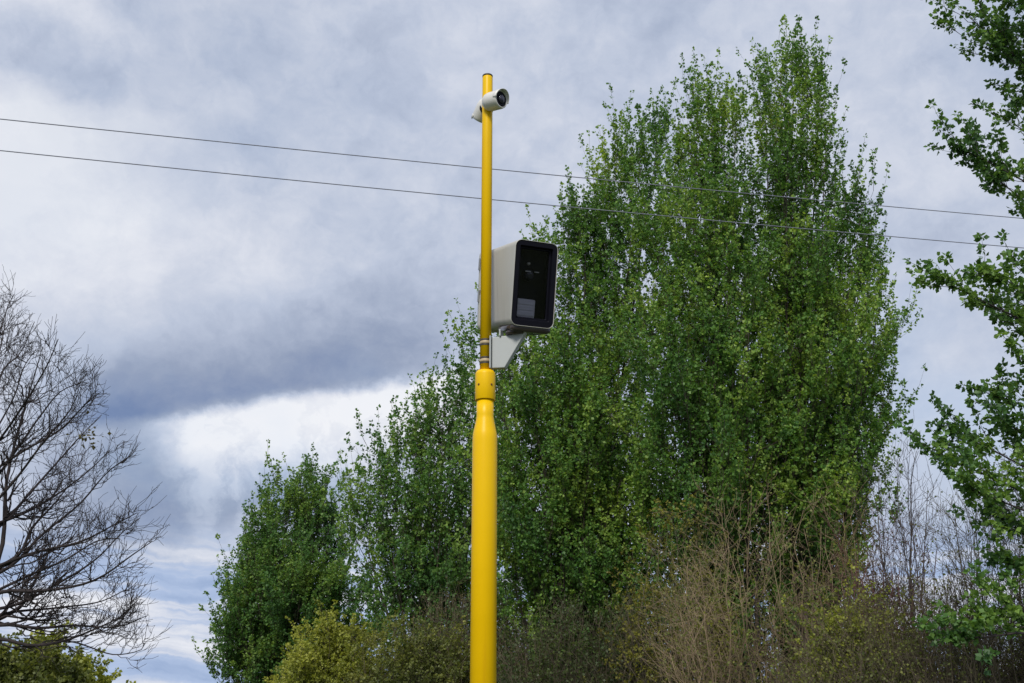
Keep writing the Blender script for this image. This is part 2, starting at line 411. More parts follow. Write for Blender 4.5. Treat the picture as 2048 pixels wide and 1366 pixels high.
# ------------------------------------------------------------------ speed camera on its bracket
def build_speed_camera():
    W, D, H = .345, .66, .630
    yaw, pit, rol = math.radians(24), math.radians(13.5), math.radians(-1.8)
    C = Vector((.036, 8.095, 4.650))
    RM = Matrix.Translation(C) @ Matrix.Rotation(yaw, 4, 'Z') @ Matrix.Rotation(pit, 4, 'X') @ Matrix.Rotation(rol, 4, 'Y')
    root = thing('speed_camera', (PX, PY, 4.13), 'pale grey speed camera box with dark glazed front, bracketed to the yellow pole', 'speed camera')
    root_inv = Matrix.Translation((-PX, -PY, -4.13))
    def place(bm): bmesh.ops.transform(bm, matrix=root_inv @ RM, verts=bm.verts); return bm
    f = -D / 2
    # housing: an open-fronted shell, its rim rolled inwards
    sh = .10
    rings = [rr_ring(W - .05, H - .05, .04, D / 2 - .012, shear=sh), rr_ring(W - .030, H - .03, .05, D / 2 - .03, shear=sh),
             rr_ring(W - .012, H - .012, .052, D / 2 - .16, shear=sh * .6), rr_ring(W, H, .052, f + .03), rr_ring(W, H, .052, f + .008),
             rr_ring(W - .003, H - .003, .051, f + .002), rr_ring(W - .006, H - .006, .050, f), rr_ring(W - .010, H - .010, .048, f + .002),
             rr_ring(W - .011, H - .011, .047, f + .15)]
    h = bm_obj('housing', place(loft(rings)), M['grey_paint'], root, True)
    bd = loft([rr_ring(W + .004, H + .004, .05, D / 2 - .020, shear=sh), rr_ring(W + .006, H + .006, .05, D / 2 - .006, shear=sh), rr_ring(W + .006, H + .006, .05, D / 2 + .014, shear=sh), rr_ring(W - .004, H - .004, .045, D / 2 + .022, shear=sh)])
    door = bm_obj('rear_door', place(bd), M['grey_paint'], root, True)
    for z in (.2, -.05):
        hb = lathe([(.011, z - .045), (.011, z + .045)], 14, mat=Matrix.Translation((-W / 2 - .006, D / 2 - .01 + sh * z, 0)))
        bm_obj('hinge', place(hb), M['steel'], door)
    # flat antenna housing on the roof
    an = loft([rr_ring(.12, .014, .006, -.10, cz=H / 2 + .006), rr_ring(.15, .022, .009, -.07, cz=H / 2 + .008), rr_ring(.15, .022, .009, .10, cz=H / 2 + .008), rr_ring(.12, .014, .006, .13, cz=H / 2 + .006)])
    bm_obj('roof_antenna', place(an), M['white_plastic'], root, True)
    # black bezel, recessed
    def frame(w0, h0, r0, w1, h1, r1, y0, y1, dz=0.0):
        return loft([rr_ring(w0, h0, r0, y1), rr_ring(w0, h0, r0, y0), rr_ring(w0 - .006, h0 - .006, r0, y0 - .003), rr_ring(w1 + .006, h1 + .006, r1, y0 - .003, cz=dz), rr_ring(w1, h1, r1, y0 + .002, cz=dz), rr_ring(w1 - .004, h1 - .004, r1, y1, cz=dz)], False, False)
    bz = bm_obj('bezel', place(frame(W - .012, H - .012, .047, W - .085, H - .095, .012, f + .007, f + .05, .004)), M['black'], root)
    inner = frame(W - .087, H - .097, .011, W - .118, H - .130, .008, f + .030, f + .07, .004)
    bm_obj('inner_bezel', place(inner), M['black'], root)
    bp = box_bm(W - .03, .012, H - .04, (0, f + .135, 0))
    bm_obj('back_panel', place(bp), M['dark_interior'], root)
    # optics
    lens = bm_obj('lens', place(lathe([(.048, -.11), (.048, -.062), (.044, -.058), (.040, -.062), (.036, -.066), (.0, -.060)][:5], 32, 'Y', mat=Matrix.Translation((-.012, f, .075)))), M['dark_interior'], root, True)
    bm_obj('lens_glass', place(lathe([(.036, -.072), (.034, -.066), (.026, -.058), (.012, -.053), (.003, -.052)], 32, 'Y', mat=Matrix.Translation((-.012, f, .075)))), M['lens'], lens, True)
    bm_obj('lens_glint_stud', place(lathe([(.011, -.075), (.011, -.058), (.007, -.050), (.001, -.048)], 16, 'Y', mat=Matrix.Translation((-.032, f, .152)))), M['white_plastic'], root, True)  # white stud stands in for the bright highlight on the lens
    for x, w in ((-.038, .045), (.030, .038)):
        bm_obj('trim_strip', place(box_bm(w, .006, .007, (x, f + .052, .098 - abs(x) * .1))), M['white_plastic'], root, bevel=.002)
    ill = loft([rr_ring(.150, .135, .008, f + .110, cx=-.038, cz=-.176), rr_ring(.150, .135, .008, f + .060, cx=-.038, cz=-.176), rr_ring(.144, .129, .007, f + .054, cx=-.038, cz=-.176)])
    il = bm_obj('illuminator', place(ill), M['panel_grey'], root)
    lv = bmesh.new()
    for k in range(3): box_bm(.136, .006, .030, (-.038, f + .052, -.135 - .041 * k), lv)
    bm_obj('louvre', place(lv), M['panel_grey'], il, bevel=.003)
    # clear front pane
    m, q, p, out = material('front_glass')
    tr = q.new('ShaderNodeBsdfTransparent'); tr.inputs[0].default_value = (.85, .85, .88, 1)
    gl = q.new('ShaderNodeBsdfGlossy'); gl.inputs['Roughness'].default_value = .03
    fr = q.new('ShaderNodeFresnel'); fr.inputs[0].default_value = 1.28
    mx = q.new('ShaderNodeMixShader'); q.l.new(fr.outputs[0], mx.inputs[0]); q.l.new(tr.outputs[0], mx.inputs[1]); q.l.new(gl.outputs[0], mx.inputs[2]); q.l.new(mx.outputs[0], out.inputs[0])
    gp = loft([rr_ring(W - .088, H - .098, .010, f + .0405, cz=.004), rr_ring(W - .088, H - .098, .010, f + .0365, cz=.004)])
    bm_obj('front_pane', place(gp), m, root)
    # smoked lower tray under the front
    ty = loft([rr_ring(.30, .045, .02, f + .012, cz=-H / 2 - .008), rr_ring(.31, .05, .022, f + .04, cz=-H / 2 - .010), rr_ring(.31, .05, .022, f + .26, cz=-H / 2 - .008), rr_ring(.27, .03, .012, f + .30, cz=-H / 2)])
    bm_obj('lower_tray', place(ty), M['smoked'], root, True)
    # tilt joint and bracket (upright, not tilted with the housing)
    def here(bm): bmesh.ops.transform(bm, matrix=root_inv, verts=bm.verts); return bm
    A = math.radians(-14)
    br = Matrix.Translation((PX, PY, 0)) @ Matrix.Rotation(A, 4, 'Z')
    def plate(y0, y1, pts):
        bm = bmesh.new(); a = [bm.verts.new((x, y0, z)) for x, z in pts]; b = [bm.verts.new((x, y1, z)) for x, z in pts]; n = len(pts)
        bm.faces.new(a); bm.faces.new(b[::-1])
        for k in range(n): bm.faces.new((a[k], b[k], b[(k + 1) % n], a[(k + 1) % n]))
        return bm
    pts = [(.056, 4.218), (.200, 4.226), (.306, 4.254), (.306, 4.240), (.150, 3.982), (.056, 3.985)]
    bm = plate(-.028, .028, pts); bmesh.ops.transform(bm, matrix=br, verts=bm.verts)
    bk = bm_obj('bracket', here(bm), M['grey_plate'], root, bevel=.006)
    bm = box_bm(.010, .10, .245, (.047, 0, 4.104)); bmesh.ops.transform(bm, matrix=br, verts=bm.verts)
    bm_obj('bracket_flange', here(bm), M['grey_plate'], bk, bevel=.003)
    for z in (4.205, 4.168, 4.068, 4.030):
        bm = lathe([(.0412, z - .0065), (.0437, z - .0065), (.0437, z + .0065), (.0412, z + .0065)], 40)
        box_bm(.014, .020, .014, (.043, -.022, z), bm); box_bm(.014, .020, .014, (.043, .022, z), bm)
        bmesh.ops.transform(bm, matrix=Matrix.Translation((PX, PY, 0)), verts=bm.verts)
        bm_obj('band_clamp', here(bm), M['dark_steel'], bk)
    for z in (4.1865, 4.049):
        bm = lathe([(.0411, z - .011), (.0424, z - .010), (.0424, z + .010), (.0411, z + .011)], 40)
        bmesh.ops.transform(bm, matrix=Matrix.Translation((PX, PY, 0)), verts=bm.verts)
        bm_obj('band_pad', here(bm), M['pad'], bk, True)
    jm = br @ Matrix.Translation((.225, 0, 0))
    bm = lathe([(.072, 4.228), (.072, 4.250), (.064, 4.256), (.060, 4.262), (.060, 4.318), (.05, 4.345)], 40, mat=jm)
    bm_obj('tilt_joint', here(bm), M['smoked'], root, True)
    bm = bmesh.new()
    for x in (.118, ): box_bm(.012, .09, .05, (x, 0, 4.246), bm)
    bmesh.ops.transform(bm, matrix=br, verts=bm.verts)
    bm_obj('joint_stay', here(bm), M['grey_plate'], bk, bevel=.003)
    return root
build_speed_camera()

# ------------------------------------------------------------------ two small surveillance cameras near the top
def build_cctv(label, mount_az, loc, aim_az, aim_el, R=.073, Lb=.20, hood=.020):
    """loc is the middle of the body; aim_az/aim_el the way the lens looks"""
    root = thing('surveillance_camera', loc, label, 'camera')
    rot = Matrix.Rotation(math.radians(aim_az), 4, 'Z') @ Matrix.Rotation(math.radians(aim_el), 4, 'X')   # local -Y looks forward
    def place(bm): bmesh.ops.transform(bm, matrix=rot, verts=bm.verts); return bm
    hl = Lb / 2
    body = lathe([(R * .42, -hl - .004), (R * .72, -hl + .004), (R * .92, -hl + .026), (R, -hl + .06), (R, hl - .045), (R * .97, hl - .028), (R * .90, hl - .022), (R * .84, hl - .022), (R * .82, hl - .05)], 48, 'Y')
    b = bm_obj('body', place(body), M['white_plastic'], root, True)
    face = lathe([(R * .835, hl - .05), (R * .835, hl - .030), (R * .60, hl - .022), (R * .50, hl - .030)], 48, 'Y')
    bm_obj('front_face', place(face), M['black'], root, True)
    ln = lathe([(R * .46, hl - .032), (R * .44, hl - .018), (R * .30, hl - .010), (R * .08, hl - .007)], 32, 'Y')
    bm_obj('lens', place(ln), M['lens'], root, True)
    # visor: an arc-shaped hood that sweeps forward over the lens
    bm = bmesh.new(); n = 25; rows = []
    for k in range(n):
        a = math.radians(-8 + 196 * k / (n - 1)); reach = .004 + hood * max(0, math.sin(a)) ** 1.4
        rr = []
        for (rad, y) in ((R * 1.005, hl - .05), (R * 1.03, hl - .045), (R * 1.03, hl - .018 + reach), (R * .99, hl - .018 + reach), (R * .985, hl - .04)):
            rr.append(bm.verts.new((rad * math.cos(a), -y, rad * math.sin(a))))
        rows.append(rr)
    for A, B in zip(rows, rows[1:]):
        for j in range(5): bm.faces.new((A[j], A[(j + 1) % 5], B[(j + 1) % 5], B[j]))
    bm.faces.new(rows[0]); bm.faces.new(rows[-1][::-1])
    bm_obj('visor', place(bm), M['white_plastic'], root, True)
    # mounting foot between the body and the pole
    to = Vector((PX, PY, loc[2])) - Vector(loc); d = to.normalized(); L = to.length - .036
    mt = Matrix.Translation(d * (R * .55)) @ d.to_track_quat('Z', 'Y').to_matrix().to_4x4()
    bm = lathe([(.050, 0), (.050, max(.03, L - R * .55 - .012)), (.034, max(.034, L - R * .55 - .004))], 28, mat=mt)
    bm_obj('mount', bm, M['black'], root, True)
    return root
build_cctv('white surveillance camera in front of the yellow pole top, dark lens facing the right', 0,
           (PX + .060, PY - .098, 6.130), 50, 8, R=.074, Lb=.185)
build_cctv('white surveillance camera behind the yellow pole top, turned away and mostly hidden', 0,
           (PX - .034, PY + .098, 6.145), -148, 40, R=.070, Lb=.19, hood=0)

# ------------------------------------------------------------------ overhead wires
def build_wire(label, a, b, rad):
    A, B = at(*a), at(*b); d = B - A
    t = np.linspace(-1.2, 1.6, 90)[:, None]
    P = A + d * t; P[:, 2] += ((t[:, 0] - .5) ** 2 - .25) * .16
    base = P[45].copy()
    V, Q = tubes((P - base)[None], np.full((1, 90), rad), 8)
    o = tag(link('overhead_wire', np_mesh('overhead_wire', V, Q), M['cable'], None, True), label, 'wire', 'wires crossing the sky')
    o.location = base
build_wire('upper of the two thin dark wires crossing the sky behind the yellow pole', (0, 238, 14.5), (2048, 437, 19.5), .0078)
build_wire('lower of the two thin dark wires crossing the sky behind the yellow pole', (0, 301, 14.5), (2048, 496, 19.5), .0078)

# ------------------------------------------------------------------ leafy trees
def prof(t, t0):
    x = np.clip((t - t0) / (1 - t0), 0, 1)
    return np.clip(x / .28, 0, 1) ** .6 * np.clip((1.03 - x) / .62, 0, 1) ** .8
def leafy_tree(name, label, cat, base, stems, leaf, seed, leaf_size=.10, n_leaf=15, r0=.16, shoot_l=(.45, 1.05),
               step=.24, per_m=6.5, t0=.22, up=.4, ang=(50, 24), group=None, bark_m='bark_grey', shoot_up=.9, twig_r=.004, lim=None):
    """stems: (tip point, crown radius[, t0]) - leaders that rise from the base and carry ascending side branches"""
    g = np.random.default_rng(seed); base = np.asarray(base, float)
    root = thing(name, tuple(base), label, cat, group)
    SP, SR, BP, BR, HP, HR = [], [], [], [], [], []
    for sn, st in enumerate(stems):
        tip, Rm = np.asarray(st[0], float) - base, st[1]; ts = st[2] if len(st) > 2 else t0
        tip = tip * (1 - (.95 if len(st) < 4 else .55) / np.linalg.norm(tip))
        if len(st) > 3: P = resample(np.array([(0, 0, -.3)] + [np.asarray(x, float) - base for x in st[3]] + [tip]), 14)
        else:
            c = np.array([tip[0] * .45 + g.normal(0, .15), tip[1] * .45, tip[2] * .52])
            P = bez(np.array([g.normal(0, .05), g.normal(0, .05), -.3]), c, tip, 14, .12, g)
        H = np.linalg.norm(np.diff(P, axis=0), axis=1).sum()
        rr = r0 * st[4] if len(st) > 4 else r0 * (1 if sn == len(stems) // 2 else .5)
        R = rr * (1 - np.linspace(0, 1, 14)) ** 1.3 + .007
        SP.append(P); SR.append(R)
        nb = max(6, int(H * (1 - ts) / step))
        t = ts + (1 - ts) * ((np.arange(nb) + g.uniform(0, 1, nb)) / nb) ** .92 * .985
        a = np.radians(ang[0] + (ang[1] - ang[0]) * (t - ts) / (1 - ts)) * g.uniform(.8, 1.2, nb)
        L = (Rm * prof(t, ts) * g.uniform(.45, 1.25, nb) + .12) / np.sin(a) * .9
        azi = (np.arange(nb) * 2.39996 + g.uniform(-.5, .5, nb))
        b, br = grow(P[None], R[None], np.zeros(nb, int), t, L, a, 6, up, .13, .45, .25, .006, azi, g)
        BP.append(b); BR.append(br)
        cnt = np.maximum(3, (L * per_m * g.uniform(.75, 1.25, nb)).astype(int))
        i = np.repeat(np.arange(nb), cnt); m = len(i)
        tt = g.uniform(.12, 1.0, m) ** .8; tt[np.cumsum(cnt) - 1] = .98
        ls = g.uniform(*shoot_l, m) * (1.12 - .45 * tt)
        ls[np.cumsum(cnt) - 1] = g.uniform(.6, .95, nb) * shoot_l[1]
        aa = np.radians(g.uniform(10, 44, m)); aa[np.cumsum(cnt) - 1] = .12
        s, sr = grow(b, br, i, tt, ls, aa, 4, shoot_up, .08, .5, .5, twig_r, None, g)
        HP.append(s); HR.append(sr)
        # leader tip shoots
        s, sr = grow(P[None], R[None], np.zeros(7, int), g.uniform(.93, 1, 7), g.uniform(*shoot_l, 7), np.radians(g.uniform(3, 30, 7)), 4, shoot_up, .08, .5, .5, twig_r, None, g)
        HP.append(s); HR.append(sr)
    V, Q = tubes(np.array(SP), np.array(SR), 10)
    link('trunk', np_mesh('trunk', V, Q), M[bark_m], root, True)
    V, Q = join([tubes(a, b, 5) for a, b in zip(BP, BR)] + [tubes(a, b, 3) for a, b in zip(HP, HR)])
    link('branches', np_mesh('branches', V, Q), M[bark_m], root, True)
    H = np.concatenate(HP)
    V, Q, tint = leaves(H, n_leaf, leaf_size, g)
    link('crown', np_mesh('crown', V, Q, tint), M[leaf], root)
    return root, len(Q)

def tips(Y, *rows):
    """rows: px, py, depth offset, radius[, crown start]"""
    return [(at(r[0], r[1], Y + r[2]), *r[3:]) for r in rows]
def foot(px, Y): return (gx(px, Y), Y, 0)

leafy_tree('leafy_tree', 'smallest and farthest leafy tree, rounded dense crown at the left end of the row', 'tree', foot(575, 46),
    tips(46, (520, 1055, 0, 1.3, .1), (550, 995, 1.2, 1.6, .1), (572, 975, -.8, 1.6, .1), (610, 962, .6, 1.6, .1), (645, 975, -.6, 1.5, .1), (668, 1060, .8, 1.3, .1),
         (503, 1090, -.6, 1.5, .08), (482, 1150, .3, 1.5, .05), (462, 1215, -.4, 1.5, .05), (447, 1275, .2, 1.4, .03), (470, 1215, -1.6, 1.6, .05), (450, 1325, -.8, 1.4, .03), (728, 1165, 0, 1.1, .1), (770, 1240, -.5, 1.1, .1), (608, 1130, -2.2, 2.0, .05), (548, 1170, -2.0, 2.0, .05), (688, 1170, -2, 1.9, .05)),
    'leaf_far', 11, leaf_size=.098, n_leaf=32, shoot_l=(.5, .95), shoot_up=1.0, step=.34, per_m=8.6, ang=(46, 18), group='leafy trees in a row behind the pole', twig_r=.006)

leafy_tree('leafy_tree', 'leafy tree of middling height directly left of the yellow pole, leaning boughs and open base', 'tree', foot(865, 36),
    tips(36, (698, 960, 0, 1.2, .35), (680, 1000, 1, 1.0, .42), (750, 885, -.6, 1.2, .25), (783, 850, .8, 1.2, .25), (823, 820, -.2, 1.2, .2), (858, 790, .9, 1.2, .2),
         (893, 750, -.4, 1.3, .2), (923, 740, .6, 1.2, .2), (958, 725, -.8, 1.3, .2), (1008, 755, .4, 1.3, .2), (798, 985, -1.6, 1.0, .35), (888, 935, -2.0, 1.3, .25), (968, 935, -1.8, 1.4, .2), (1018, 915, -1, 1.2, .2), (768, 1155, -.6, .9, .4), (838, 1125, -1.6, 1.1, .3), (948, 1095, -2, 1.3, .2), (1008, 1155, -1.5, 1.2, .2), (908, 1215, -2, 1.0, .2)),
    'leaf_mid', 12, leaf_size=.097, n_leaf=26, r0=.15, shoot_l=(.5, 1.1), step=.44, per_m=7.6, ang=(50, 20), group='leafy trees in a row behind the pole', twig_r=.005)

leafy_tree('leafy_tree', 'tall leafy tree rising behind the camera box, its crown stepping down to the left', 'tree', foot(1150, 31),
    tips(31, (955, 640, .6, 1.2, .2), (1000, 590, 0, 1.3, .2), (1050, 560, -.6, 1.3, .18), (1098, 480, .6, 1.3, .2), (1135, 400, 0, 1.2, .2), (1172, 380, -.8, 1.2, .2), (1205, 330, .5, 1.3, .2),
         (1240, 255, 0, 1.2, .22), (1290, 260, -.9, 1.3, .2), (1325, 200, .2, 1.2, .25), (1060, 760, -2, 1.6, .12), (1140, 720, -2.2, 1.7, .12), (1220, 640, -2.2, 1.7, .12), (1010, 900, -1.6, 1.4, .12), (1120, 980, -2.2, 1.5, .1), (1230, 930, -2.2, 1.6, .1), (1290, 780, -1.8, 1.5, .15), (1300, 960, -1.6, 1.4, .12), (1180, 830, -2.6, 1.6, .12), (1060, 1040, -2, 1.4, .1), (1190, 1090, -2.4, 1.3, .1), (1310, 1080, -1.6, 1.3, .1), (980, 1030, -1, 1.2, .1)),
    'leaf_tall', 13, leaf_size=.080, n_leaf=36, r0=.17, step=.43, per_m=8.6, ang=(46, 18), group='leafy trees in a row behind the pole')

leafy_tree('leafy_tree', 'tall leafy tree with a twin-peaked crown between the stepped tree and the tallest tree', 'tree', foot(1478, 28),
    tips(28, (1350, 255, .3, 1.0, .25), (1382, 185, -.4, .95, .28), (1412, 135, 0, .9, .28), (1442, 150, .7, .9, .28), (1472, 185, -.5, .9, .28), (1300, 420, -1.5, 1.6, .22), (1380, 380, -1.8, 1.7, .22), (1455, 340, -1.8, 1.6, .24),
         (1330, 620, -2.6, 1.6, .22), (1420, 600, -2.8, 1.5, .25), (1500, 560, -2.4, 1.5, .27), (1300, 800, -2.4, 1.5, .22), (1390, 780, -2.8, 1.4, .25), (1340, 960, -2.2, 1.2, .25), (1430, 900, -2.6, 1.1, .3), (1540, 840, -2, 1.1, .35), (1275, 940, -1, 1.1, .25), (1420, 1010, -1.4, .9, .3)),
    'leaf_tall', 14, leaf_size=.078, n_leaf=36, r0=.19, step=.43, per_m=8.4, ang=(46, 18), group='leafy trees in a row behind the pole')

leafy_tree('leafy_tree', 'tallest leafy tree in the row, its narrow plume leaning slightly left at the top', 'tree', foot(1590, 28.5),
    tips(28.5, (1526, 110, .4, .7, .34), (1560, 90, -.3, .7, .34), (1590, 72, .3, .7, .34), (1616, 84, -.3, .7, .34), (1640, 95, .4, .6, .36), (1655, 200, -.4, .7, .3), (1575, 220, -1.2, 1.2, .25), (1560, 330, .8, 1.3, .25),
         (1700, 380, .3, 1.1, .26), (1732, 345, -.3, .9, .3), (1738, 430, .5, .8, .3), (1765, 530, -.4, .8, .3), (1600, 470, -1.8, 1.6, .22), (1680, 540, -1.8, 1.5, .22),
         (1790, 610, .3, .7, .34), (1785, 725, -.4, .7, .37), (1778, 815, .5, .6, .40), (1690, 850, -.2, .7, .4), (1680, 930, .4, .6, .42), (1640, 700, -2.4, 1.5, .24), (1560, 740, -2.4, 1.3, .24), (1650, 860, -2, 1.2, .3), (1610, 940, -1.6, .9, .35), (1700, 690, -1.4, 1.0, .28), (1540, 940, -1.2, .8, .4)),
    'leaf_tall', 15, leaf_size=.078, n_leaf=36, r0=.16, step=.43, per_m=8.4, ang=(46, 18), group='leafy trees in a row behind the pole')

# nearest tree: its trunk stands outside the view on the right, its boughs reach in
def near_tree():
    Y = 15.0; b = np.array(foot(2290, Y)); 
    def bough(zpx, tx, ty, dy, Rm, t0=.35, bow=.0):
        j = at(2285, zpx, Y); tip = at(tx, ty, Y + dy); mid = j * .5 + tip * .5 + np.array([0, 0, bow])
        trunk = [b * (1 - s) + j * s for s in (.35, .75)]
        return (tip, Rm, t0, trunk + [j, mid], .55)
    st = [(at(2260, -420, Y), .9, .5, [b + np.array([.03, 0, 3]), at(2285, 400, Y)], 1.0),
          bough(350, 1925, -25, .3, 0.62, .52, -.15), bough(260, 1960, -120, -.6, 0.65, .55), bough(420, 2000, 40, .8, 0.55, .55),
          bough(520, 1890, 222, -.2, 0.22, .60, -.12), bough(500, 2010, 180, .5, 0.24, .6, -.1), bough(590, 1925, 255, .5, 0.22, .60, -.22),
          bough(760, 1853, 490, 0, 0.25, .62, -.22), bough(740, 1960, 470, -.7, 0.28, .62, -.1), bough(800, 1990, 560, .8, 0.24, .62, -.15),
          bough(930, 1950, 716, .2, 0.14, .66, -.1), bough(900, 2030, 640, -.4, 0.21, .62, -.1),
          bough(1120, 1845, 840, 0, 0.27, .60, -.1), bough(1100, 1890, 800, .7, 0.28, .62, -.05), bough(1080, 1990, 770, -.6, 0.29, .6), bough(1150, 1900, 900, -.7, 0.29, .6, -.1),
          bough(1180, 1960, 960, .7, 0.28, .6, -.1), bough(1230, 1990, 1050, .2, 0.28, .6, -.1),
          bough(1330, 1860, 1215, -1.2, 0.25, .70, .05), bough(1310, 1920, 1150, -.9, 0.24, .68, .05)]
    return leafy_tree('leafy_tree', 'nearest leafy tree, trunk out of view, boughs reaching in from the right edge', 'tree', b, st,
        'leaf_near', 16, leaf_size=.074, n_leaf=25, r0=.15, step=.17, per_m=8.0, ang=(52, 22), up=.35, shoot_l=(.18, .38), shoot_up=.3, bark_m='bark_dark', twig_r=.0035)
near_tree()

# ------------------------------------------------------------------ bare tree on the left
def bare_tree():
    g = np.random.default_rng(21); Y = 15.0
    base = np.array(foot(-95, Y))
    root = thing('bare_tree', tuple(base), 'bare leafless tree with fine dark twigs at the left edge', 'tree')
    A = lambda x, y, dy=0.0: at(x, y, Y + dy) - base
    tk = resample([np.array([0, 0, -.3]), A(-78, 1380), A(-62, 1250), A(-45, 1120), A(-38, 950), A(-45, 760), A(-40, 600)], 20)
    tr = np.linspace(.17, .02, 20)
    guides = [
        [(-60, 1230), (0, 1109), (13, 963), (38, 855), (70, 747), (95, 659)], [(-50, 1180), (0, 1134), (38, 1109), (63, 1058), (108, 1008), (165, 938)],
        [(-62, 1260), (0, 1237), (41, 1213), (60, 1180), (95, 1110), (118, 1040)], [(-66, 1270), (0, 1250), (78, 1256), (143, 1251), (246, 1251), (324, 1219)],
        [(-70, 1290), (0, 1278), (62, 1291), (123, 1283), (185, 1260), (246, 1229), (291, 1184)], [(62, 1291), (147, 1284), (190, 1298), (225, 1309), (260, 1306), (285, 1297), (294, 1280)],
        [(-55, 1215), (0, 1185), (82, 1182), (190, 1160), (266, 1109), (330, 1065)], [(-48, 1165), (19, 1134), (82, 1071), (159, 1008), (222, 938), (287, 893)],
        [(-42, 1090), (13, 1039), (63, 982), (114, 925), (165, 868), (228, 805)], [(-40, 1000), (38, 893), (82, 830), (127, 779), (197, 754)],
        [(-38, 930), (20, 850), (63, 785), (101, 716), (127, 652)], [(-45, 760), (-20, 700), (0, 660), (17, 610), (36, 575)],
        [(-40, 880), (-10, 790), (10, 735), (38, 709), (89, 601)], [(-50, 1150), (76, 1103), (159, 1084), (235, 1046), (300, 1012)],
        [(-58, 1225), (30, 1210), (110, 1170), (190, 1120), (250, 1060), (300, 1020)], [(-45, 1060), (40, 1030), (120, 985), (190, 930), (240, 880)],
        [(-42, 1040), (30, 960), (90, 880), (140, 820), (165, 770)], [(-40, 850), (-5, 720), (8, 660), (14, 610)], [(-60, 1245), (20, 1225), (120, 1215), (210, 1200), (280, 1165)],
        [(-40, 960), (50, 900), (120, 860), (180, 800), (215, 775)], [(-55, 1205), (60, 1150), (130, 1120), (200, 1080), (260, 1075)], [(-38, 910), (25, 800), (50, 730), (85, 680)]]
    LP, LR = [], []
    def limb(pts, dy, r):
        k = len(pts); P = [A(x, y, dy * (j / (k - 1)) ** 1.2) for j, (x, y) in enumerate(pts)]
        P[-1] = P[-2] * .4 + P[-1] * .6
        LP.append(resample(P, 18)); LR.append(np.linspace(r * .72, .005, 18))
    for n, gd in enumerate(guides):
        limb(gd, g.uniform(-2.4, 2.4) if n not in (3, 4, 5) else 0, [.05, .045, .05, .038, .04, .018, .04, .036, .034, .03, .026, .02, .022, .034, .034, .03, .03, .02, .03, .028, .03, .02][n])
    for n in (0, 3, 6, 7, 9, 13, 14):                                    # the far side of the same crown, out of view
        limb([(-76 - (x + 62) - (0 if j else 0), y) for j, (x, y) in enumerate(guides[n])], g.uniform(-2, 2), .035)
    LP = np.array(LP); LR = np.array(LR); n = len(LP)
    V, Q = tubes(tk[None], tr[None], 12); link('trunk', np_mesh('trunk', V, Q), M['bark_dark'], root, True)
    V, Q = tubes(LP, LR, 7); link('limbs', np_mesh('limbs', V, Q), M['bark_dark'], root, True)
    # three further orders of twigs
    c = np.full(n, 14); i = np.repeat(np.arange(n), c); t = g.uniform(.15, .97, len(i))
    b1, r1 = grow(LP, LR, i, t, g.uniform(.4, 1.05, len(i)) * (1.0 - .82 * t), np.radians(g.uniform(22, 52, len(i))), 7, .42, .14, .55, .4, .0045, None, g)
    i = np.repeat(np.arange(len(b1)), 5); t = g.uniform(.15, 1, len(i))
    b2, r2 = grow(b1, r1, i, t, g.uniform(.15, .42, len(i)) * (1.2 - .6 * t), np.radians(g.uniform(20, 60, len(i))), 5, .35, .14, .7, .6, .0034, None, g)
    i = np.repeat(np.arange(len(b2)), 2); t = g.uniform(.3, 1, len(i))
    b3, r3 = grow(b2, r2, i, t, g.uniform(.06, .2, len(i)), np.radians(g.uniform(15, 60, len(i))), 4, .25, .12, .8, .8, .0028, None, g)
    V, Q = join([tubes(b1, r1, 5), tubes(b2, r2, 4), tubes(b3, r3, 3)])
    link('twigs', np_mesh('twigs', V, Q), M['bark_dark'], root, True)
    cpt = A(176, 875); d = np.stack([cpt + g.normal(0, .05, (14, 3)), cpt + g.normal(0, .09, (14, 3))], 1)
    V, Q, tint = leaves(d, 2, .06, g); link('withered_leaves', np_mesh('withered_leaves', V, Q, tint), M['leaf_brown'], root)
bare_tree()

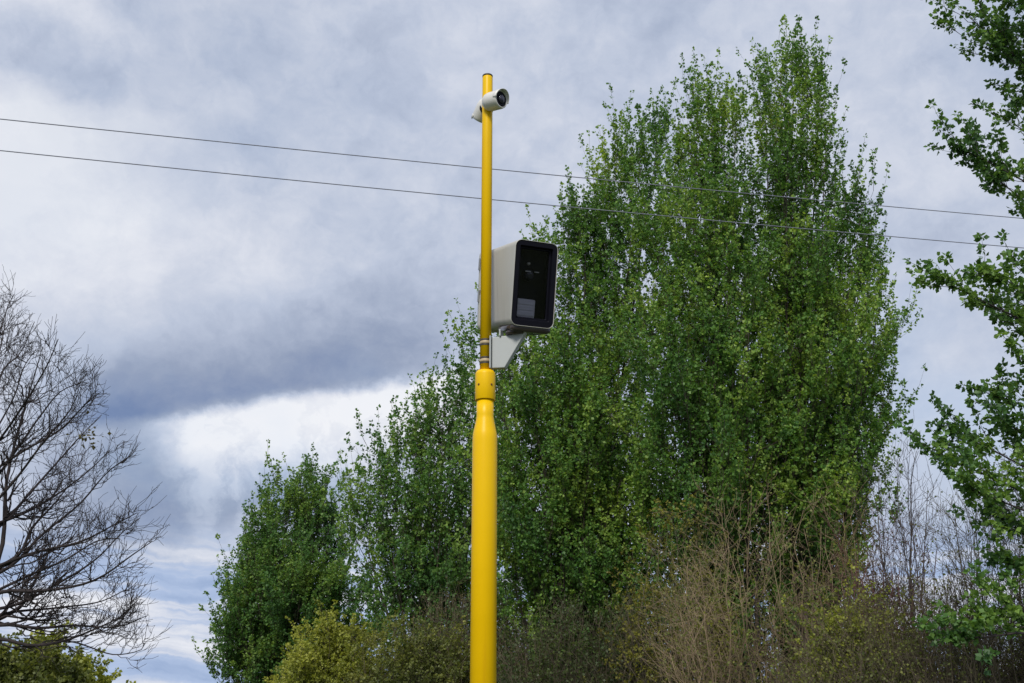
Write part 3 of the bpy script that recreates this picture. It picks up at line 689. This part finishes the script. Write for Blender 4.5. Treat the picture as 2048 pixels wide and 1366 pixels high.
# ------------------------------------------------------------------ shrubs and thickets
def shrub(name, label, cat, Y, top, seed, stems=60, depth=1.6, twig='twig_brown', leaf=None, leaf_size=.05, n_leaf=6, k1=9, k2=5, k3=0,
          lo=.45, r0=.02, r_min=.004, spread=.75, l1=(.5, 1.2), l2=(.2, .55), up=.35, ang=(18, 50), group=None, stem_wob=.16, t_lo=.18):
    """top: silhouette points (px, py) sighted at distance Y; many stems fan up from the ground to heights under it"""
    g = np.random.default_rng(seed)
    W = np.array([at(x, y, Y) for x, y in top]); xs, zs = W[:, 0], W[:, 2]
    x0, x1 = xs.min(), xs.max(); cx = (x0 + x1) / 2
    base = np.array([cx, Y, 0]); root = thing(name, tuple(base), label, cat, group)
    P, R = [], []
    for s in range(stems):
        x = g.uniform(x0, x1); dy = g.uniform(-1, 1); h = np.interp(x, xs, zs) * math.sqrt(max(.05, 1 - .45 * dy * dy)) * (g.uniform(lo, 1.0) if s % 3 else g.uniform(.9, 1.02))
        bx = cx + (x - cx) * spread + g.normal(0, .15)
        tip = np.array([x - cx, dy * depth, h]); b0 = np.array([bx - cx, dy * depth * spread, -.1])
        c = np.array([b0[0] * .75 + tip[0] * .25, b0[1] * .8 + tip[1] * .2, h * .5])
        P.append(bez(b0, c, tip, 10, stem_wob, g)); R.append(np.linspace(r0 * g.uniform(.6, 1.2), r_min, 10))
    P, R = np.array(P), np.array(R)
    V, Q = tubes(P, R, 6); link('stems', np_mesh('stems', V, Q), M[twig], root, True)
    i = np.repeat(np.arange(stems), k1); t = g.uniform(t_lo, 1, len(i))
    b1, r1 = grow(P, R, i, t, g.uniform(*l1, len(i)) * (1.15 - .6 * t), np.radians(g.uniform(*ang, len(i))), 6, up, .14, .6, .5, r_min, None, g)
    parts = [tubes(b1, r1, 4)]; ends = b1
    if k2:
        i = np.repeat(np.arange(len(b1)), k2); t = g.uniform(.15, 1, len(i))
        b2, r2 = grow(b1, r1, i, t, g.uniform(*l2, len(i)), np.radians(g.uniform(15, 60, len(i))), 4, up * .8, .14, .7, .7, r_min * .85, None, g)
        parts.append(tubes(b2, r2, 3)); ends = b2
    if k3:
        i = np.repeat(np.arange(len(b2)), k3); t = g.uniform(.3, 1, len(i))
        b3, r3 = grow(b2, r2, i, t, g.uniform(.08, .25, len(i)), np.radians(g.uniform(20, 60, len(i))), 3, .2, .1, .8, .8, r_min * .8, None, g)
        parts.append(tubes(b3, r3, 3))
    V, Q = join(parts); link('twigs', np_mesh('twigs', V, Q), M[twig], root, True)
    if leaf:
        V, Q, tint = leaves(ends, n_leaf, leaf_size, g, lo=.05); link('foliage', np_mesh('foliage', V, Q, tint), M[leaf], root)
    return root

shrub('dense_hedge', 'dark green-brown undergrowth behind the thickets, under the tall leafy trees', 'undergrowth', 32.5, [(930, 1366), (960, 1240), (1040, 1200), (1140, 1170), (1250, 1150), (1360, 1130), (1460, 1120), (1560, 1110), (1650, 1120), (1720, 1160), (1790, 1230), (1830, 1366)], 44, 230, 1.6, 'twig_brown', 'leaf_dark', .09, 8, 9, 5, lo=.45, r_min=.006, spread=.95)
# left corner
shrub('rounded_bush', 'yellow-tinged rounded bush under the bare tree in the bottom left corner', 'bush', 27, [(30, 1340), (70, 1312), (105, 1303), (138, 1310), (160, 1332), (182, 1358), (205, 1385), (235, 1430)], 31, 60, 1.4, 'twig_brown', 'leaf_yellow', .085, 28, 10, 6, l1=(.4, .8), l2=(.2, .45))
shrub('rounded_bush', 'dull olive bush under the bare tree, cut by the left edge', 'bush', 25, [(-160, 1340), (-60, 1315), (0, 1316), (50, 1318), (90, 1335), (120, 1362), (140, 1410)], 32, 70, 1.4, 'twig_brown', 'leaf_olive', .085, 28, 10, 6, l1=(.4, .8), l2=(.2, .45))
# left of the pole
shrub('rounded_bush', 'bright yellow-green rounded bush in front of the smallest tree', 'bush', 31, [(565, 1380), (582, 1320), (610, 1284), (645, 1268), (690, 1268), (725, 1284), (750, 1318), (765, 1380)], 33, 70, 1.6, 'twig_brown', 'leaf_yellow', .07, 20, 10, 6, l1=(.4, .9), l2=(.2, .5))
shrub('rounded_bush', 'dark olive bush left of the pole, beside the bright yellow-green bush', 'bush', 29, [(715, 1366), (740, 1300), (790, 1272), (840, 1268), (890, 1275), (930, 1300), (960, 1366)], 34, 70, 1.6, 'twig_brown', 'leaf_olive', .065, 15, 10, 6, l1=(.4, .9), l2=(.2, .5))
shrub('twiggy_shrub', 'brown twiggy shrub behind the lower part of the yellow pole', 'shrub', 31, [(800, 1280), (840, 1215), (880, 1195), (930, 1190), (980, 1215), (1030, 1240), (1090, 1290), (1110, 1366)], 35, 90, 1.6, 'twig_brown', 'leaf_brown', .045, 3, 10, 6, l1=(.5, 1.1))
# right of the pole
shrub('twiggy_shrub', 'dark brown thicket low at the right of the pole with grey stems', 'shrub', 26, [(985, 1366), (1010, 1300), (1060, 1255), (1130, 1230), (1200, 1220), (1260, 1215), (1310, 1250), (1340, 1366)], 36, 110, 1.6, 'twig_brown', 'leaf_dark', .06, 5, 10, 6, l1=(.5, 1.1))
shrub('small_leaved_bush', 'ochre and yellow-green small-leaved bush between the tall trees and the tan thicket', 'bush', 24.5, [(1225, 1366), (1255, 1180), (1290, 1080), (1330, 1020), (1370, 1000), (1420, 1010), (1450, 1060), (1470, 1366)], 37, 36, 1.3, 'twig_brown', 'leaf_ochre', .055, 9, 9, 5, lo=.4, ang=(25, 70), stem_wob=.35)
shrub('twiggy_thicket', 'large tan nearly leafless thicket of upright twigs in front of the tallest tree', 'thicket', 22, [(1310, 1366), (1345, 1180), (1390, 1060), (1440, 985), (1500, 955), (1560, 950), (1620, 975), (1680, 1010), (1730, 1040), (1760, 1110), (1775, 1366)], 38, 54, 1.5, 'twig_tan', 'leaf_olive', .05, 3, 9, 5, 0, lo=.5, r0=.015, r_min=.0038, l1=(.5, 1.3), l2=(.25, .7), up=.3, ang=(20, 75), stem_wob=.45, t_lo=.36)
shrub('bare_sapling', 'thin bare sapling rising against the sky between the tallest and nearest trees', 'sapling', 20, [(1690, 900), (1730, 850), (1780, 870), (1830, 800), (1870, 860), (1900, 930)], 39, 9, .5, 'twig_grey', None, k1=14, k2=5, lo=.7, r0=.028, r_min=.004, spread=.25, l1=(.5, 1.3), l2=(.2, .5), ang=(18, 40))
shrub('twiggy_shrub', 'reddish thin-twigged shrub beneath the bare sapling', 'shrub', 20.5, [(1650, 1366), (1665, 1120), (1700, 1060), (1740, 1050), (1800, 1040), (1850, 1060), (1880, 1150), (1890, 1366)], 40, 60, 1.2, 'twig_red', 'leaf_brown', .04, 2, 9, 5, lo=.5, r0=.014, r_min=.0038)
shrub('small_leaved_bush', 'small yellow-green bush tucked in front of the reddish shrub', 'bush', 19, [(1640, 1366), (1655, 1240), (1675, 1200), (1700, 1190), (1722, 1215), (1735, 1366)], 41, 24, .5, 'twig_brown', 'leaf_yellow', .05, 15, 8, 5, lo=.6)
shrub('twiggy_shrub', 'dark thorny shrub with arching twigs below the nearest tree', 'shrub', 17.5, [(1840, 1366), (1860, 1130), (1900, 1010), (1950, 960), (2000, 945), (2060, 930), (2120, 960), (2180, 1366)], 42, 80, 1.2, 'twig_brown', 'leaf_olive', .035, 1, 10, 6, lo=.45, r_min=.0035, ang=(25, 65))
shrub('dense_hedge', 'dark dense brown hedge in the bottom right corner', 'hedge', 18.5, [(1560, 1366), (1620, 1320), (1700, 1270), (1780, 1240), (1860, 1235), (1960, 1240), (2060, 1235), (2160, 1240)], 43, 150, 1.4, 'twig_brown', 'leaf_olive', .045, 4, 10, 6, lo=.5, r_min=.004, spread=.95)
